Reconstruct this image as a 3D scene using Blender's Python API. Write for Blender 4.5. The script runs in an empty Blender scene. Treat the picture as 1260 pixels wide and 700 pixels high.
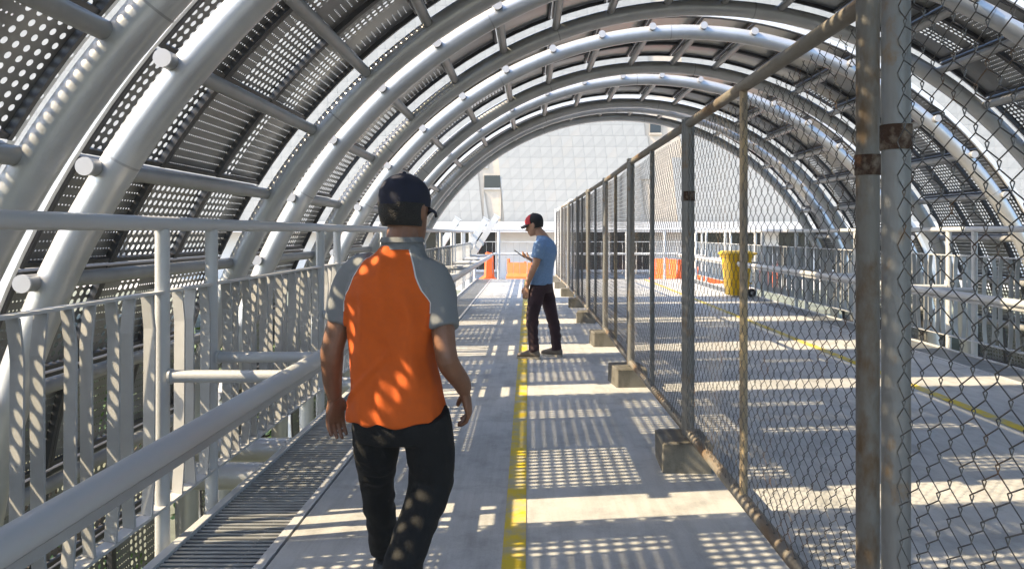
import bpy, math, random
from mathutils import Vector, Matrix, noise
random.seed(7)
S = bpy.context.scene
COL = S.collection
PI = math.pi
R_ = math.radians

# ------------------------------------------------------------------ camera, sky, sun, exposure
CAM_H = 1.45
cam_d = bpy.data.cameras.new('camera')
cam = bpy.data.objects.new('camera', cam_d); COL.objects.link(cam)
cam.location = (0, 0, CAM_H); cam.rotation_euler = (PI / 2, 0, 0)
cam_d.sensor_width = 36; cam_d.lens = 952 / 1260 * 36
cam_d.shift_x = -20 / 1260; cam_d.shift_y = -63 / 1260
cam_d.clip_start = 0.05; cam_d.clip_end = 3000
S.camera = cam

SUN = Vector((1.08, 0.25, -1.0)).normalized()
w = bpy.data.worlds.new('World'); S.world = w; w.use_nodes = True
wn = w.node_tree.nodes; wl = w.node_tree.links
bg = wn['Background']; bg.inputs[1].default_value = 0.15
sky = wn.new('ShaderNodeTexSky'); sky.sky_type = 'NISHITA'; sky.sun_disc = False
sky.sun_elevation = math.asin(-SUN.z); sky.sun_rotation = math.atan2(-SUN.x, -SUN.y)
sky.air_density = 1.0; sky.dust_density = 1.3; sky.ozone_density = 1.0
wl.new(sky.outputs[0], bg.inputs[0])
sun_d = bpy.data.lights.new('sun', 'SUN'); sun_d.energy = 2.8; sun_d.angle = R_(0.42); sun_d.color = (1.0, 0.81, 0.53)
sun_o = bpy.data.objects.new('sun', sun_d); COL.objects.link(sun_o)
sun_o.rotation_euler = SUN.to_track_quat('-Z', 'Y').to_euler(); sun_o.location = (-20, -8, 25)
vs = S.view_settings
vs.view_transform = 'Standard'; vs.look = 'None'; vs.exposure = 2.2; vs.gamma = 1.0; vs.use_curve_mapping = False
S.cycles.transparent_max_bounces = 24; S.cycles.max_bounces = 8; S.cycles.diffuse_bounces = 5
S.cycles.use_denoising = True

# ------------------------------------------------------------------ mesh helpers
class MB:
    def __init__(s): s.v = []; s.f = []; s.uv = None
    def add(s, vs, fs):
        o = len(s.v); s.v += [tuple(v) for v in vs]; s.f += [tuple(i + o for i in f) for f in fs]
    def box(s, a, b, M=None):
        x0, y0, z0 = a; x1, y1, z1 = b
        V = [Vector(p) for p in ((x0,y0,z0),(x1,y0,z0),(x1,y1,z0),(x0,y1,z0),(x0,y0,z1),(x1,y0,z1),(x1,y1,z1),(x0,y1,z1))]
        if M: V = [M @ v for v in V]
        s.add(V, [(0,3,2,1),(4,5,6,7),(0,1,5,4),(1,2,6,5),(2,3,7,6),(3,0,4,7)])
    def bbox(s, a, b, c=0.01):            # box with chamfered vertical edges and top rim
        x0, y0, z0 = a; x1, y1, z1 = b
        def ring(x0, y0, x1, y1, k, z): return [(x0+k,y0,z),(x1-k,y0,z),(x1,y0+k,z),(x1,y1-k,z),(x1-k,y1,z),(x0+k,y1,z),(x0,y1-k,z),(x0,y0+k,z)]
        r = [ring(x0,y0,x1,y1,c,z0), ring(x0,y0,x1,y1,c,z1-c), ring(x0+c,y0+c,x1-c,y1-c,c,z1)]
        V = sum(r, []); F = [tuple(reversed(range(8))), tuple(range(16, 24))]
        for k in range(2):
            for i in range(8): F.append((k*8+i, k*8+(i+1)%8, k*8+8+(i+1)%8, k*8+8+i))
        s.add(V, F)
    def tube(s, pts, r, n=12, cap=True, closed=False):
        pts = [Vector(p) for p in pts]; rr = r if isinstance(r, (list, tuple)) else [r] * len(pts)
        m = len(pts); up = None; V = []
        for i, p in enumerate(pts):
            if closed: d = (pts[(i+1) % m] - pts[i-1]).normalized()
            else:
                d = Vector((0,0,0))
                if i > 0: d += (p - pts[i-1]).normalized()
                if i < m-1: d += (pts[i+1] - p).normalized()
                d.normalize()
            if up is None:
                up = Vector((0,0,1)) if abs(d.z) < .9 else Vector((0,1,0))
            u = (up - d * up.dot(d)).normalized(); up = u; w_ = d.cross(u)
            for k in range(n):
                a = 2*PI*k/n; V.append(p + (u*math.cos(a) + w_*math.sin(a)) * rr[i])
        F = []
        for i in range(m if closed else m-1):
            j = (i+1) % m
            for k in range(n): F.append((i*n+k, i*n+(k+1)%n, j*n+(k+1)%n, j*n+k))
        if cap and not closed:
            F.append(tuple(reversed(range(n)))); F.append(tuple((m-1)*n+k for k in range(n)))
        s.add(V, F)
    def loft(s, rings, n=20, p=2.0):       # rings: (centre, u vector, v vector)
        V = []; e = 2.0 / p
        for c, u, v in rings:
            c = Vector(c); u = Vector(u); v = Vector(v)
            for k in range(n):
                a = 2*PI*k/n; ca, sa = math.cos(a), math.sin(a)
                V.append(c + u * math.copysign(abs(ca)**e, ca) + v * math.copysign(abs(sa)**e, sa))
        m = len(rings); F = []
        for i in range(m-1):
            for k in range(n): F.append((i*n+k, i*n+(k+1)%n, (i+1)*n+(k+1)%n, (i+1)*n+k))
        F.append(tuple(reversed(range(n)))); F.append(tuple((m-1)*n+k for k in range(n)))
        s.add(V, F)
    def prism(s, prof, d):                 # closed outline (list of Vector) swept by vector d
        n = len(prof); d = Vector(d); V = [Vector(p) for p in prof] + [Vector(p) + d for p in prof]
        s.add(V, [tuple(reversed(range(n))), tuple(range(n, 2*n))] + [(i, (i+1)%n, n+(i+1)%n, n+i) for i in range(n)])
    def mesh(s, name, mat=None, smooth=False):
        me = bpy.data.meshes.new(name); me.from_pydata(s.v, [], s.f); me.update()
        if mat: me.materials.append(mat)
        if smooth:
            me.polygons.foreach_set('use_smooth', [True]*len(me.polygons))
            try: me.set_sharp_from_angle(angle=R_(40))
            except Exception: pass
        return me

def link(name, me, parent=None, loc=None, rot=None):
    o = bpy.data.objects.new(name, me); COL.objects.link(o)
    if parent: o.parent = parent
    if loc: o.location = loc
    if rot: o.rotation_euler = rot
    return o
def tag(o, label, cat, group=None):
    o['label'] = label; o['category'] = cat
    if group: o['group'] = group
    return o
def empty(name, loc=(0,0,0), rot=(0,0,0)):
    o = bpy.data.objects.new(name, None); COL.objects.link(o); o.location = loc; o.rotation_euler = rot; o.empty_display_size = .2
    return o
def structure(o): o['kind'] = 'structure'; return o

# ------------------------------------------------------------------ materials
def mat(name, col, rough=.5, metal=0.0, var=.12, vscale=6, bump=.0, bscale=60, stretch=None, spec=.5, col2=None, thr=(.45,.65)):
    m = bpy.data.materials.new(name); m.use_nodes = True; nt = m.node_tree; N = nt.nodes; L = nt.links
    b = N['Principled BSDF']; b.inputs['Roughness'].default_value = rough; b.inputs['Metallic'].default_value = metal
    b.inputs['Specular IOR Level'].default_value = spec
    tc = N.new('ShaderNodeTexCoord'); src = tc.outputs['Object']
    if stretch:
        mp = N.new('ShaderNodeMapping'); mp.inputs['Scale'].default_value = stretch; L.new(src, mp.inputs[0]); src = mp.outputs[0]
    n1 = N.new('ShaderNodeTexNoise'); n1.inputs['Scale'].default_value = vscale; n1.inputs['Detail'].default_value = 8; n1.inputs['Roughness'].default_value = .62
    L.new(src, n1.inputs[0])
    rp = N.new('ShaderNodeValToRGB'); e = rp.color_ramp.elements
    c2 = col2 if col2 else tuple(c*(1-var*2) for c in col)
    if col2: e[0].position, e[1].position = thr; e[0].color = (*col, 1); e[1].color = (*c2, 1)
    else: e[0].position, e[1].position = .3, .7; e[0].color = (*c2, 1); e[1].color = (*[min(1, c*(1+var*.6)) for c in col], 1)
    L.new(n1.outputs[0], rp.inputs[0]); L.new(rp.outputs[0], b.inputs['Base Color'])
    mr = N.new('ShaderNodeMapRange'); mr.inputs[3].default_value = max(.05, rough-.1); mr.inputs[4].default_value = min(1, rough+.12)
    L.new(n1.outputs[0], mr.inputs[0]); L.new(mr.outputs[0], b.inputs['Roughness'])
    if bump:
        n2 = N.new('ShaderNodeTexNoise'); n2.inputs['Scale'].default_value = bscale; n2.inputs['Detail'].default_value = 5
        L.new(src, n2.inputs[0]); bp = N.new('ShaderNodeBump'); bp.inputs['Strength'].default_value = bump; bp.inputs['Distance'].default_value = .02
        L.new(n2.outputs[0], bp.inputs['Height']); L.new(bp.outputs[0], b.inputs['Normal'])
    return m

def math_node(nt, op, a, b=None):
    n = nt.nodes.new('ShaderNodeMath'); n.operation = op
    for i, x in enumerate((a, b)):
        if x is None: continue
        if isinstance(x, (int, float)): n.inputs[i].default_value = x
        else: nt.links.new(x, n.inputs[i])
    return n.outputs[0]

def perforated(name, col, metal, rough, mode):
    """sheet metal with punched holes; uv is in metres on the sheet"""
    m = mat(name, col, rough, metal, .15, 3, .0); nt = m.node_tree; N = nt.nodes; L = nt.links
    b = N['Principled BSDF']; out = N['Material Output']
    uv = N.new('ShaderNodeUVMap'); sp = N.new('ShaderNodeSeparateXYZ'); L.new(uv.outputs[0], sp.inputs[0]); u, v = sp.outputs[0], sp.outputs[1]
    def dots(pu, pv, r):
        fu = math_node(nt, 'MULTIPLY', math_node(nt, 'SUBTRACT', math_node(nt, 'FRACT', math_node(nt, 'DIVIDE', u, pu)), .5), pu)
        fv = math_node(nt, 'MULTIPLY', math_node(nt, 'SUBTRACT', math_node(nt, 'FRACT', math_node(nt, 'DIVIDE', v, pv)), .5), pv)
        d = math_node(nt, 'ADD', math_node(nt, 'MULTIPLY', fu, fu), math_node(nt, 'MULTIPLY', fv, fv))
        return math_node(nt, 'LESS_THAN', d, r*r)
    if mode != 'big':
        big = dots(.053, .068, .0178 if mode != 'dense' else .0158); small = dots(.053, .0302, .0052)
        oi = N.new('ShaderNodeObjectInfo')
        zc = math_node(nt, 'FLOOR', math_node(nt, 'DIVIDE', v, .181 if mode == 'slots' else .272))
        key = math_node(nt, 'ADD', zc, math_node(nt, 'MULTIPLY', math_node(nt, 'FLOOR', math_node(nt, 'MULTIPLY', oi.outputs['Random'], 89)), 17.0))
        wn_ = N.new('ShaderNodeTexWhiteNoise'); wn_.noise_dimensions = '1D'; L.new(key, wn_.inputs['W'])
        z = math_node(nt, 'GREATER_THAN', wn_.outputs['Value'], {'mixed': .50, 'slots': .9, 'dense': .15}[mode])
        z2 = math_node(nt, 'LESS_THAN', wn_.outputs['Value'], {'mixed': .46, 'slots': .32, 'dense': .12}[mode])
        hole = math_node(nt, 'ADD', math_node(nt, 'MULTIPLY', z, big), math_node(nt, 'MULTIPLY', z2, small))
    else:
        hole = dots(.11, .058, .012)
    tr = N.new('ShaderNodeBsdfTransparent'); mx = N.new('ShaderNodeMixShader')
    L.new(hole, mx.inputs[0]); L.new(b.outputs[0], mx.inputs[1]); L.new(tr.outputs[0], mx.inputs[2]); L.new(mx.outputs[0], out.inputs['Surface'])
    return m

M = {}
M['silver'] = mat('silver paint', (.44,.447,.455), .33, .4, .08, 3, .05, 90, (1,.25,1))
M['silver2'] = mat('silver paint duller', (.31,.312,.315), .42, .35, .10, 4, .05, 90)
M['white_rail'] = mat('pale grey rail paint', (.42,.427,.435), .42, .05, .08, 4.5, .03, 80, (1,.6,1), .5, (.24,.16,.09), (.66,.78))
M['strip'] = mat('grey baluster paint', (.33,.333,.335), .5, .1, .08, 5, .03, 60)
M['perf'] = perforated('perforated dark sheet', (.25,.253,.253), .55, .36, 'mixed')
M['perf_dense'] = perforated('densely perforated dark sheet', (.23,.233,.233), .55, .36, 'dense')
M['perf_slot'] = perforated('finely perforated sheet', (.27,.273,.272), .6, .34, 'slots')
M['perf_white'] = perforated('perforated white plate', (.75,.75,.74), .0, .5, 'big')
M['solid'] = mat('plain roof sheet', (.34,.34,.325), .32, .5, .12, 2)
M['frame_dark'] = mat('dark panel frame', (.07,.07,.075), .5, .3, .1, 8)
M['channel'] = mat('pale edge channel', (.66,.67,.68), .45, .1, .06, 4)
M['cap'] = mat('purlin end cap', (.42,.42,.43), .5, 0, .05, 4)

def concrete(name, col, dirt):
    m = bpy.data.materials.new(name); m.use_nodes = True; nt = m.node_tree; N = nt.nodes; L = nt.links; b = N['Principled BSDF']
    tc = N.new('ShaderNodeTexCoord')
    def nz(scale, detail=8, rough=.6, vec=None):
        n = N.new('ShaderNodeTexNoise'); n.inputs['Scale'].default_value = scale; n.inputs['Detail'].default_value = detail; n.inputs['Roughness'].default_value = rough
        L.new(vec or tc.outputs['Object'], n.inputs[0]); return n.outputs[0]
    def ramp(x, a, b_, p0, p1):
        r = N.new('ShaderNodeValToRGB'); r.color_ramp.elements[0].position = p0; r.color_ramp.elements[1].position = p1
        r.color_ramp.elements[0].color = (*a, 1); r.color_ramp.elements[1].color = (*b_, 1); L.new(x, r.inputs[0]); return r.outputs[0]
    def mul(a, b_):
        n = N.new('ShaderNodeMix'); n.data_type = 'RGBA'; n.blend_type = 'MULTIPLY'; n.inputs[0].default_value = 1; L.new(a, n.inputs[6]); L.new(b_, n.inputs[7]); return n.outputs[2]
    base = ramp(nz(1.1, 10, .65), tuple(c*.84 for c in col), tuple(c*1.06 for c in col), .3, .7)
    stain = ramp(nz(3.2, 9, .72), (1-dirt,)*3, (1,1,1), .36, .52)
    mp = N.new('ShaderNodeMapping'); mp.inputs['Scale'].default_value = (6, .5, 1); L.new(tc.outputs['Object'], mp.inputs[0])
    streak = ramp(nz(2.2, 8, .7, mp.outputs[0]), (.86,.86,.85), (1,1,1), .38, .55)
    speck = ramp(nz(95, 2, .5), (.93,.93,.93), (1.0,1.0,1.0), .35, .5)
    c = mul(mul(mul(base, stain), streak), speck); L.new(c, b.inputs['Base Color'])
    b.inputs['Roughness'].default_value = .62; b.inputs['Specular IOR Level'].default_value = .35
    bp = N.new('ShaderNodeBump'); bp.inputs['Strength'].default_value = .12; bp.inputs['Distance'].default_value = .01
    L.new(nz(40, 6, .7), bp.inputs['Height']); L.new(bp.outputs[0], b.inputs['Normal'])
    return m
M['deck'] = concrete('painted concrete deck', (.43,.43,.422), .22)
M['block'] = concrete('weathered concrete block', (.15,.142,.122), .5)
M['plaza'] = concrete('plaza paving', (.50,.49,.47), .15)
M['ground'] = mat('dry grass ground', (.15,.155,.10), .9, 0, .3, .4, .2, 5)
M['yellow_line'] = mat('worn yellow line paint', (.56,.41,.02), .6, 0, .15, 7, .05, 60, None, .3, (.36,.33,.22), (.43,.62))
M['grate'] = mat('galvanised grating', (.34,.35,.36), .45, .5, .15, 6)
M['pit'] = mat('shade-dark drain pit', (.05,.05,.05), .9)  # near-black colour stands in for the shade of the void below the bars
M['galv'] = mat('galvanised pipe with rust', (.16,.162,.16), .5, .45, .1, 7, .15, 60, (1,1,.6), .5, (.16,.10,.045), (.56,.66))
M['galv_rusty'] = mat('stained pipe with heavy rust', (.14,.132,.118), .6, .3, .1, 9, .25, 50, (1,1,.5), .5, (.10,.065,.035), (.47,.62))
M['rail_rust'] = mat('rusty top rail', (.19,.175,.15), .65, .25, .1, 5, .25, 50, (1,.35,1), .4, (.15,.10,.06), (.48,.66))
M['pipe_yel'] = mat('old yellow paint on pipe', (.36,.27,.15), .6, 0, .1, 5, .2, 50, (1,1,.3), .4, (.16,.14,.12), (.42,.58))
M['wire'] = mat('chain link wire', (.085,.083,.08), .5, .5, .1, 5, 0, 10, None, .5, (.12,.075,.045), (.55,.62))
M['rust'] = mat('rusted clamp', (.04,.022,.014), .85, .1, .25, 14, .4, 60, None, .3, (.16,.13,.10), (.52,.66))
M['facade'] = mat('facade panel lit tint', (.31,.308,.30), .55, 0, .05, 2)  # paler tint, light painted on the triangles meant to face the sun
M['facade_shade'] = mat('facade panel shade tint', (.282,.283,.277), .55, 0, .05, 2)  # darker tint, shade painted on the triangles meant to tilt away
M['facade3'] = mat('warm grey facade panel', (.31,.302,.288), .55, 0, .05, 2)
M['facade_w'] = mat('whiter facade panel', (.38,.38,.378), .5, 0, .04, 2)
M['facade_back'] = mat('facade backing', (.22,.22,.216), .8)
M['cream'] = mat('cream reveal', (.42,.37,.31), .8, 0, .08, 3)
M['window'] = mat('dark window glass', (.02,.022,.025), .12, 0, .1, 3)
M['white_wall'] = mat('white wall', (.52,.52,.51), .7, 0, .05, 1.2)
M['shadewall'] = mat('blue grey shaded wall', (.42,.45,.50), .7, 0, .06, 1.2)  # shade put into the colour, a darker and bluer copy of the white wall
M['steelwhite'] = mat('white steel', (.52,.53,.54), .4, 0, .05, 3)
M['orange_pl'] = mat('orange plastic', (.72,.13,.03), .45, 0, .08, 4)
M['bin'] = mat('yellow bin plastic', (.66,.39,.008), .42, 0, .06, 4, .03, 40)
M['black_rub'] = mat('black rubber', (.02,.02,.02), .7)
M['skin1'] = mat('tanned skin', (.19,.09,.052), .48, 0, .10, 14, .08, 120)
M['skin2'] = mat('light tan skin', (.40,.22,.14), .48, 0, .08, 14, .06, 120)
M['navy'] = mat('navy cap cloth', (.012,.014,.03), .85, 0, .15, 30, .15, 300)
M['blackcap'] = mat('black cap cloth', (.02,.02,.022), .8, 0, .15, 30, .15, 300)
M['red'] = mat('red cap panel', (.42,.02,.03), .75, 0, .1, 20)
M['hair'] = mat('black hair', (.012,.010,.009), .6, 0, .3, 60, .5, 200)
M['black_tr'] = mat('black trouser cloth', (.005,.005,.0055), .85, 0, .2, 9, .2, 200)
M['maroon_tr'] = mat('dark maroon jeans', (.040,.020,.026), .85, 0, .2, 9, .2, 200)
M['blue_tee'] = mat('heather blue cotton', (.17,.27,.44), .85, 0, .10, 60, .15, 250)
M['shoe_g'] = mat('grey brown shoe', (.17,.145,.12), .8, 0, .15, 30, .2, 150)
M['shoe_k'] = mat('black shoe', (.03,.03,.032), .5, 0, .2, 20)
M['sole'] = mat('pale rubber sole', (.36,.33,.28), .7)
M['grey_knit'] = mat('grey heather collar', (.155,.162,.168), .88, 0, .08, 80, .15, 260)
M['phone'] = mat('black phone', (.02,.02,.022), .18)
M['eye'] = mat('dark eye', (.01,.008,.006), .2)
M['brow'] = mat('eyebrow', (.02,.014,.01), .8)
M['leaf'] = mat('leaf green', (.07,.13,.025), .6, 0, .3, 1.5)
M['bark'] = mat('bark', (.10,.075,.05), .9, 0, .3, 12, .4, 30)

# shirt: orange body, grey raglan sleeves, thin pale piping along the seam
def shirt_material():
    m = mat('orange shirt with grey raglan sleeves', (.50,.085,.006), .85, 0, .05, 40, .12, 300)
    nt = m.node_tree; N = nt.nodes; L = nt.links; b = N['Principled BSDF']
    body = b.inputs['Base Color'].links[0].from_socket
    tc = N.new('ShaderNodeTexCoord'); sp = N.new('ShaderNodeSeparateXYZ'); L.new(tc.outputs['Object'], sp.inputs[0])
    ax = math_node(nt, 'ABSOLUTE', math_node(nt, 'ADD', sp.outputs[0], .026))
    # the seam runs from (0.075, 1.40) by the neck to (0.172, 1.20) and on down to the armpit
    s1 = math_node(nt, 'ADD', math_node(nt, 'MULTIPLY', math_node(nt, 'SUBTRACT', 1.40, sp.outputs[2]), .40), .076)
    s2 = math_node(nt, 'MAXIMUM', math_node(nt, 'MULTIPLY', math_node(nt, 'SUBTRACT', 1.25, sp.outputs[2]), .30), 0.0)
    d = math_node(nt, 'SUBTRACT', ax, math_node(nt, 'MINIMUM', math_node(nt, 'ADD', s1, s2), 0.166))
    hi = math_node(nt, 'GREATER_THAN', sp.outputs[2], 1.085)
    yoke = math_node(nt, 'GREATER_THAN', sp.outputs[2], 1.405)
    grey = math_node(nt, 'MAXIMUM', math_node(nt, 'MULTIPLY', math_node(nt, 'GREATER_THAN', d, 0.0), hi), yoke)
    pip = math_node(nt, 'MULTIPLY', math_node(nt, 'LESS_THAN', math_node(nt, 'ABSOLUTE', d), .0022), math_node(nt, 'GREATER_THAN', sp.outputs[2], 1.17))
    m1 = N.new('ShaderNodeMix'); m1.data_type = 'RGBA'; L.new(grey, m1.inputs[0]); L.new(body, m1.inputs[6]); m1.inputs[7].default_value = (.16,.168,.175,1)
    m2 = N.new('ShaderNodeMix'); m2.data_type = 'RGBA'; L.new(pip, m2.inputs[0]); L.new(m1.outputs[2], m2.inputs[6]); m2.inputs[7].default_value = (.5,.5,.5,1)
    L.new(m2.outputs[2], b.inputs['Base Color'])
    return m
M['shirt'] = shirt_material()

# ------------------------------------------------------------------ the setting: ground, deck, lines
XC, ZC, RA = 1.95, -0.76, 4.73
mb = MB(); mb.add([(-900,-900,-6),(900,-900,-6),(900,900,-6),(-900,900,-6)], [(0,1,2,3)])
structure(link('ground', mb.mesh('ground', M['ground'])))
DECK0, DECK1 = -7.0, 24.6
XL, XR = -1.137, 4.74
mb = MB(); mb.box((XL, DECK0, -.25), (XR, DECK1, 0)); deck = structure(link('walkway_deck', mb.mesh('deck', M['deck'])))
for nm, x0 in (('painted_line', -.117), ('painted_line', 3.607)):
    mb = MB(); mb.add([(x0,DECK0,.004),(x0+.106,DECK0,.004),(x0+.106,DECK1-.3,.004),(x0,DECK1-.3,.004)], [(0,1,2,3)])
    structure(link(nm, mb.mesh('line', M['yellow_line'])))
# drain grating along both deck edges
for side in (0, 1):
    a, b_ = ((-1.66, -1.15) if side == 0 else (4.753, 5.263))
    g = structure(empty('drain_grating', ((a+b_)/2, 0, 0))); hw = (b_-a)/2
    mb = MB(); mb.box((-hw, DECK0, -.20), (hw, DECK1, -.15)); link('drain_pit', mb.mesh('pit', M['pit']), g)
    for s in (-1, 1):
        mb = MB(); x0 = s*hw - (.045 if s > 0 else 0); mb.box((x0, DECK0, -.148), (x0+.045, DECK1, .012 if s*(1 if side else -1) > 0 else .004))
        link('grating_frame', mb.mesh('gframe', M['white_rail']), g)
    mb = MB(); y = -1.0
    while y < DECK1-.02:
        mb.box((-hw+.046, y, -.035), (hw-.046, y+.022, -.002)); y += .043
    for xx in (-.12, .12): mb.box((xx-.004, -1, -.03), (xx+.004, DECK1-.02, -.008))
    o = link('grating_bars', mb.mesh('gbars', M['grate']), g); o['kind'] = 'stuff'
mb = MB(); mb.add([(-60,DECK1+.02,-.35),(60,DECK1+.02,-.35),(60,70,-.35),(-60,70,-.35)], [(0,1,2,3)])
structure(link('plaza_pavement', mb.mesh('plaza', M['plaza'])))

# ------------------------------------------------------------------ the tube canopy, one thing for each bay
DT = 7.6
PUR = [4.9 + DT*k for k in range(-15, 15)]      # purlin angles from vertical, positive to the left
def ang(t, r, y=0): t = R_(t); return Vector((-r*math.sin(t), y, r*math.cos(t)))   # local to the tunnel axis
def arc_tube(r, R, a0, a1, n=112, seg=18):
    mb = MB(); mb.tube([ang(a0+(a1-a0)*i/n, R) for i in range(n+1)], r, seg); return mb
ARCH = arc_tube(.09, RA, -112, 113).mesh('arch_tube', M['silver'], True)
mb = MB(); mb.tube([ang(0, RA), ang(.14, RA)], .0922, 20); SEAM = mb.mesh('weld_seam', M['silver2'], True)
def arc_box(r0, r1, y0, y1, a0, a1, n):
    mb = MB(); V = []
    for i in range(n+1):
        a = a0+(a1-a0)*i/n; V += [ang(a,r0,y0), ang(a,r1,y0), ang(a,r1,y1), ang(a,r0,y1)]
    F = [(0,1,2,3), tuple(n*4+k for k in (3,2,1,0))]
    for i in range(n):
        for k in range(4): F.append((i*4+k, i*4+4+k, i*4+4+(k+1)%4, i*4+(k+1)%4))
    mb.add(V, F); return mb
def arc_sheet(r, y0, y1, a0, a1, n, m_, name):
    V = []; UV = []; F = []
    for i in range(n+1):
        a = a0+(a1-a0)*i/n
        V += [ang(a,r,y0), ang(a,r,y1)]; u = R_(a-a0)*r
        UV += [(u, 0.0), (u, y1-y0)]
    for i in range(n): F.append((2*i, 2*i+1, 2*i+3, 2*i+2))
    me = bpy.data.meshes.new(name); me.from_pydata([tuple(v) for v in V], [], F); me.materials.append(m_)
    lay = me.uv_layers.new(name='UVMap')
    for l in me.loops: lay.data[l.index].uv = UV[l.vertex_index]
    me.polygons.foreach_set('use_smooth', [True]*len(me.polygons)); me.update()
    return me
BAYS = [(-2.55,-.05), (.55,3.25), (3.85,6.3), (7.0,8.65), (9.7,11.75), (12.7,15.0), (15.6,16.8)]
BAY_LABEL = ['canopy bay of tubular arches and perforated sheets just behind the viewer',
 'nearest canopy bay overhead with dark arch and perforated sheets at top left corner',
 'large canopy bay whose bright silver arch curves up beside the left railing post pair',
 'short canopy bay above the orange shirt man with shadowed purlins',
 'canopy bay with bright arch crossing the upper middle, above the fence top rail',
 'canopy bay with shining arch second before the far open end',
 'farthest canopy bay framing the pale triangular panelled facade']
mb = MB(); mb.tube([(0,0,0),(0,.012,0)], .0445, 16); CAPM = mb.mesh('purlin_cap', M['cap'])
for bi, (B, D) in enumerate(BAYS):
    bay = tag(empty('canopy_bay', (XC, B, ZC)), BAY_LABEL[bi], 'canopy', 'bays of the tubular walkway canopy')
    L_ = D - B; ST = -.16 if bi < 3 else -.125
    for yy, off in ((0, 0), (L_, 9)):
        at = link('arch_tube', ARCH, bay, (0, yy, 0))
        for t in (-82, -55, -28, 2, 29, 57, 84): link('weld_seam', SEAM, at, None, (0, -R_(t-off), 0))
    mb = MB(); mb.tube([ang(0, RA+.055, ST), ang(0, RA+.055, L_-.01)], .043, 14); PURM = mb.mesh('purlin', M['silver2'], True)
    for t in PUR:
        p = link('purlin', PURM, bay, None, (0, -R_(t), 0))
        link('end_cap', CAPM, p, ang(0, RA+.055, ST-.011))
    y0, y1 = -.0, L_+.075
    link('edge_channel', arc_box(RA+.195, RA+.25, y0-.03, y0, -110, 111, 110).mesh('edge_channel', M['channel'], False), bay)
    fl = arc_sheet(RA+.205, L_+.078, L_+.13, -110, 111, 120, M['perf_white'], 'flange_plate'); link('flange_plate', fl, bay)
    ns = max(2, round((y1-y0)/.85)); sl = (y1-y0)/ns
    half = DT/2-.12
    P1 = arc_sheet(RA+.225, .012, sl-.012, -half, half, 4, M['perf_dense'] if bi == 1 else M['perf'], 'perforated_panel')
    P2 = arc_sheet(RA+.225, .012, sl-.012, -half, half, 4, M['perf_slot'], 'slotted_panel')
    P3 = arc_sheet(RA+.225, .012, sl-.012, -half, half, 4, M['solid'], 'plain_panel')
    fm = MB()
    for ya, yb in ((.002,.03),(sl-.03,sl-.002)):
        q = arc_box(RA+.185, RA+.222, ya, yb, -half, half, 3); fm.add(q.v, q.f)
    for aa, ab in ((-half, -half+.32), (half-.32, half)):
        q = arc_box(RA+.19, RA+.2215, .031, sl-.031, aa, ab, 1); fm.add(q.v, q.f)
    FR = fm.mesh('panel_frame', M['frame_dark'])
    for i in range(len(PUR)-1):
        tm = (PUR[i]+PUR[i+1])/2
        kind = ('plain_panel', P3) if -27 < tm < 26 else (('slotted_panel', P2) if (abs(tm) < 40) else ('perforated_panel', P1))
        for s in range(ns):
            o = link(kind[0], kind[1], bay, (0, y0+s*sl, 0), (0, -R_(tm), 0))
            link('panel_frame', FR, o)
    # cross beams that carry the deck
    for yy in ((1.1, 1.7) if L_ > 2 else (.9,)):
        mb = MB(); mb.tube([(-4.6, yy, .66), (-3.63, yy, .66)], .085, 16); link('cross_beam', mb.mesh('cross_beam', M['silver'], True), bay)

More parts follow.
